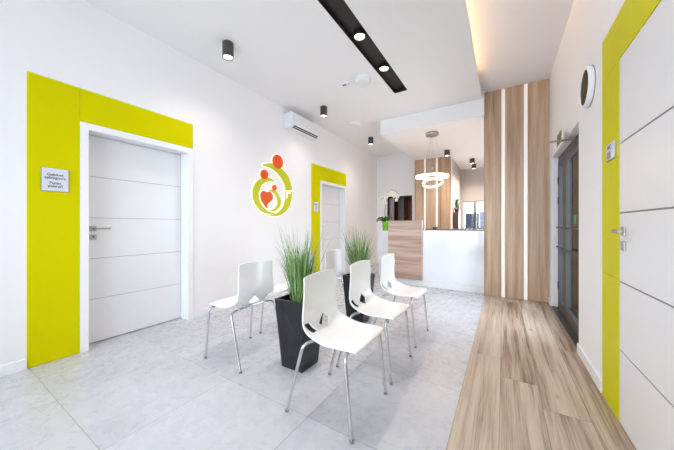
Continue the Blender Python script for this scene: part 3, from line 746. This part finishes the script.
# backlit logo
LOGO = {
'big': [(2.995, 2.11), (3.113, 2.162), (3.224, 2.18), (3.34, 2.165), (3.43, 2.129), (3.584, 2.039), (3.668, 1.892), (3.695, 1.758), (3.674, 1.611), (3.621, 1.487), (3.515, 1.388), (3.362, 1.32), (3.217, 1.309), (3.078, 1.328), (3.217, 1.336), (3.352, 1.381), (3.447, 1.461), (3.507, 1.591), (3.52, 1.722), (3.507, 1.838), (3.425, 1.957), (3.288, 2.055), (3.137, 2.101)] ,
'mom': [(3.256, 1.89), (3.177, 1.924), (3.078, 1.929), (2.954, 1.894), (2.86, 1.814), (2.809, 1.726), (2.795, 1.633), (2.817, 1.537), (2.887, 1.437), (3.004, 1.364), (3.168, 1.341), (3.27, 1.358), (3.145, 1.376), (3.05, 1.419), (2.962, 1.498), (2.919, 1.6), (2.934, 1.712), (3.006, 1.813), (3.137, 1.872)] ,
'kid': [(3.117, 1.73), (3.201, 1.746), (3.284, 1.736), (3.367, 1.663), (3.41, 1.568), (3.379, 1.468), (3.284, 1.399), (3.145, 1.386), (3.256, 1.437), (3.321, 1.515), (3.312, 1.606), (3.238, 1.69)] ,
'heart': [(2.957, 1.659), (2.994, 1.698), (3.041, 1.703), (3.083, 1.692), (3.147, 1.707), (3.2, 1.676), (3.222, 1.619), (3.186, 1.558), (3.121, 1.516), (3.094, 1.479), (3.094, 1.428), (3.022, 1.488), (2.97, 1.548), (2.954, 1.603)] ,
'bar': [(3.52, 1.764), (3.684, 1.787), (3.684, 1.762), (3.579, 1.742), (3.674, 1.734), (3.631, 1.711), (3.568, 1.712), (3.574, 1.647), (3.548, 1.619), (3.545, 1.724)] ,
'h1': [(3.45, 2.277), (3.458, 2.24), (3.453, 2.203), (3.436, 2.168), (3.408, 2.14), (3.373, 2.121), (3.335, 2.113), (3.296, 2.117), (3.262, 2.132), (3.234, 2.156), (3.216, 2.188), (3.209, 2.223), (3.214, 2.259), (3.23, 2.293), (3.255, 2.321), (3.289, 2.34), (3.327, 2.35), (3.366, 2.347), (3.402, 2.334), (3.431, 2.309)] ,
'h2': [(3.113, 1.994), (3.116, 1.969), (3.11, 1.944), (3.096, 1.922), (3.076, 1.904), (3.052, 1.893), (3.026, 1.889), (3.001, 1.893), (2.979, 1.904), (2.962, 1.921), (2.952, 1.943), (2.949, 1.967), (2.955, 1.991), (2.967, 2.013), (2.986, 2.031), (3.01, 2.043), (3.036, 2.047), (3.062, 2.044), (3.084, 2.033), (3.102, 2.016)] ,
'h3': [(3.307, 1.792), (3.306, 1.776), (3.301, 1.761), (3.29, 1.748), (3.277, 1.738), (3.261, 1.732), (3.244, 1.732), (3.228, 1.736), (3.215, 1.745), (3.206, 1.757), (3.201, 1.772), (3.202, 1.787), (3.207, 1.802), (3.217, 1.815), (3.231, 1.825), (3.247, 1.831), (3.263, 1.831), (3.279, 1.827), (3.293, 1.819), (3.302, 1.807)] ,

}
def smooth_closed(p, n=4):
    out = []; N = len(p)
    for i in range(N):
        p0, p1, p2, p3 = [Vector(p[(i+k-1)%N]) for k in range(4)]
        for j in range(n):
            q = j/n; out.append(0.5*((2*p1)+(p2-p0)*q+(2*p0-5*p1+4*p2-p3)*q*q+(3*p1-p0-3*p2+p3)*q**3))
    return out
def offset(p, d):
    N = len(p); ar = sum(p[i].x*p[(i+1)%N].y-p[(i+1)%N].x*p[i].y for i in range(N)); sgn = 1 if ar > 0 else -1; out = []
    for i in range(N):
        t_ = (p[(i+1)%N]-p[i-1]); n_ = Vector((t_.y, -t_.x)).normalized()*sgn; out.append(p[i]+n_*d)
    return out
def extrude_yz(p, x0, x1):
    bm = bmesh.new(); vs = [bm.verts.new((x0, q.x, q.y)) for q in p]; f = bm.faces.new(vs)
    r_ = bmesh.ops.extrude_face_region(bm, geom=[f]); 
    for v in r_['geom']:
        if isinstance(v, bmesh.types.BMVert): v.co.x = x1
    bmesh.ops.triangulate(bm, faces=[f for f in bm.faces if len(f.verts) > 4]); return bm
LC = Vector((3.25, 1.8))
t = thing('wall_logo', 'backlit round logo of lime crescents, orange heads and heart on left wall', 'wall logo', (XL, LC.x, LC.y))
for i, (k, nm, mt) in enumerate((('big','outer_crescent',LIMEA),('mom','inner_crescent',LIMEA),('kid','small_crescent',LIMEA),('bar','hand_mark',HALO),('heart','heart',ORANGE),('h1','head',ORANGE),('h2','head',ORANGE),('h3','head',ORANGE))):
    p = [Vector(q)-LC for q in LOGO[k]]
    if k[0] != 'h' or k == 'heart': p = smooth_closed(p) if k != 'bar' else p
    z = 0.0003*i
    if k != 'bar':
        obj('backlight', extrude_yz(offset(p, 0.014), 0.001, 0.010+z), HALO, t)
        z += 0.002 if k[0] == 'h' and k != 'heart' else 0
        obj(nm, extrude_yz(p, 0.010+z, 0.0175+z), mt, t)
    else: obj(nm, extrude_yz(p, 0.0176, 0.0195), mt, t)

# ------------------------------------------------------------------ light, world, camera
w = bpy.data.worlds.new('World'); bpy.context.scene.world = w; w.use_nodes = True
bg = w.node_tree.nodes['Background']; bg.inputs[0].default_value = (0.80, 0.88, 1.0, 1); bg.inputs[1].default_value = 2.2
light('window_daylight', 'AREA', (-1.35, YF-0.25, 1.6), 44, (0.88, 0.92, 1.0), None, (PI/2, 0, 0), shape='RECTANGLE', size=3.3, size_y=2.6)
light('door_daylight', 'AREA', (XR+0.35, 4.0, 1.15), 24, (0.88, 0.93, 1.0), None, (PI/2, 0, PI/2), shape='RECTANGLE', size=1.5, size_y=1.9)
light('office_window_daylight', 'AREA', (-0.5, YBB+0.2, 1.47), 30, (0.86, 0.92, 1.0), None, (-PI/2, 0, 0), shape='RECTANGLE', size=1.1, size_y=0.8)
cam = bpy.data.cameras.new('camera'); cam.sensor_width = 36; cam.lens = 268/674*36; cam.clip_start = 0.02
co = bpy.data.objects.new('camera', cam); col.objects.link(co); co.location = (0, 0, 1.16); co.rotation_euler = (PI/2, 0, math.radians(31.8))
sc = bpy.context.scene; sc.camera = co
sc.view_settings.view_transform = 'Standard'; sc.view_settings.look = 'None'; sc.view_settings.gamma = 1; sc.view_settings.exposure = 1.05
sc.view_settings.use_curve_mapping = False
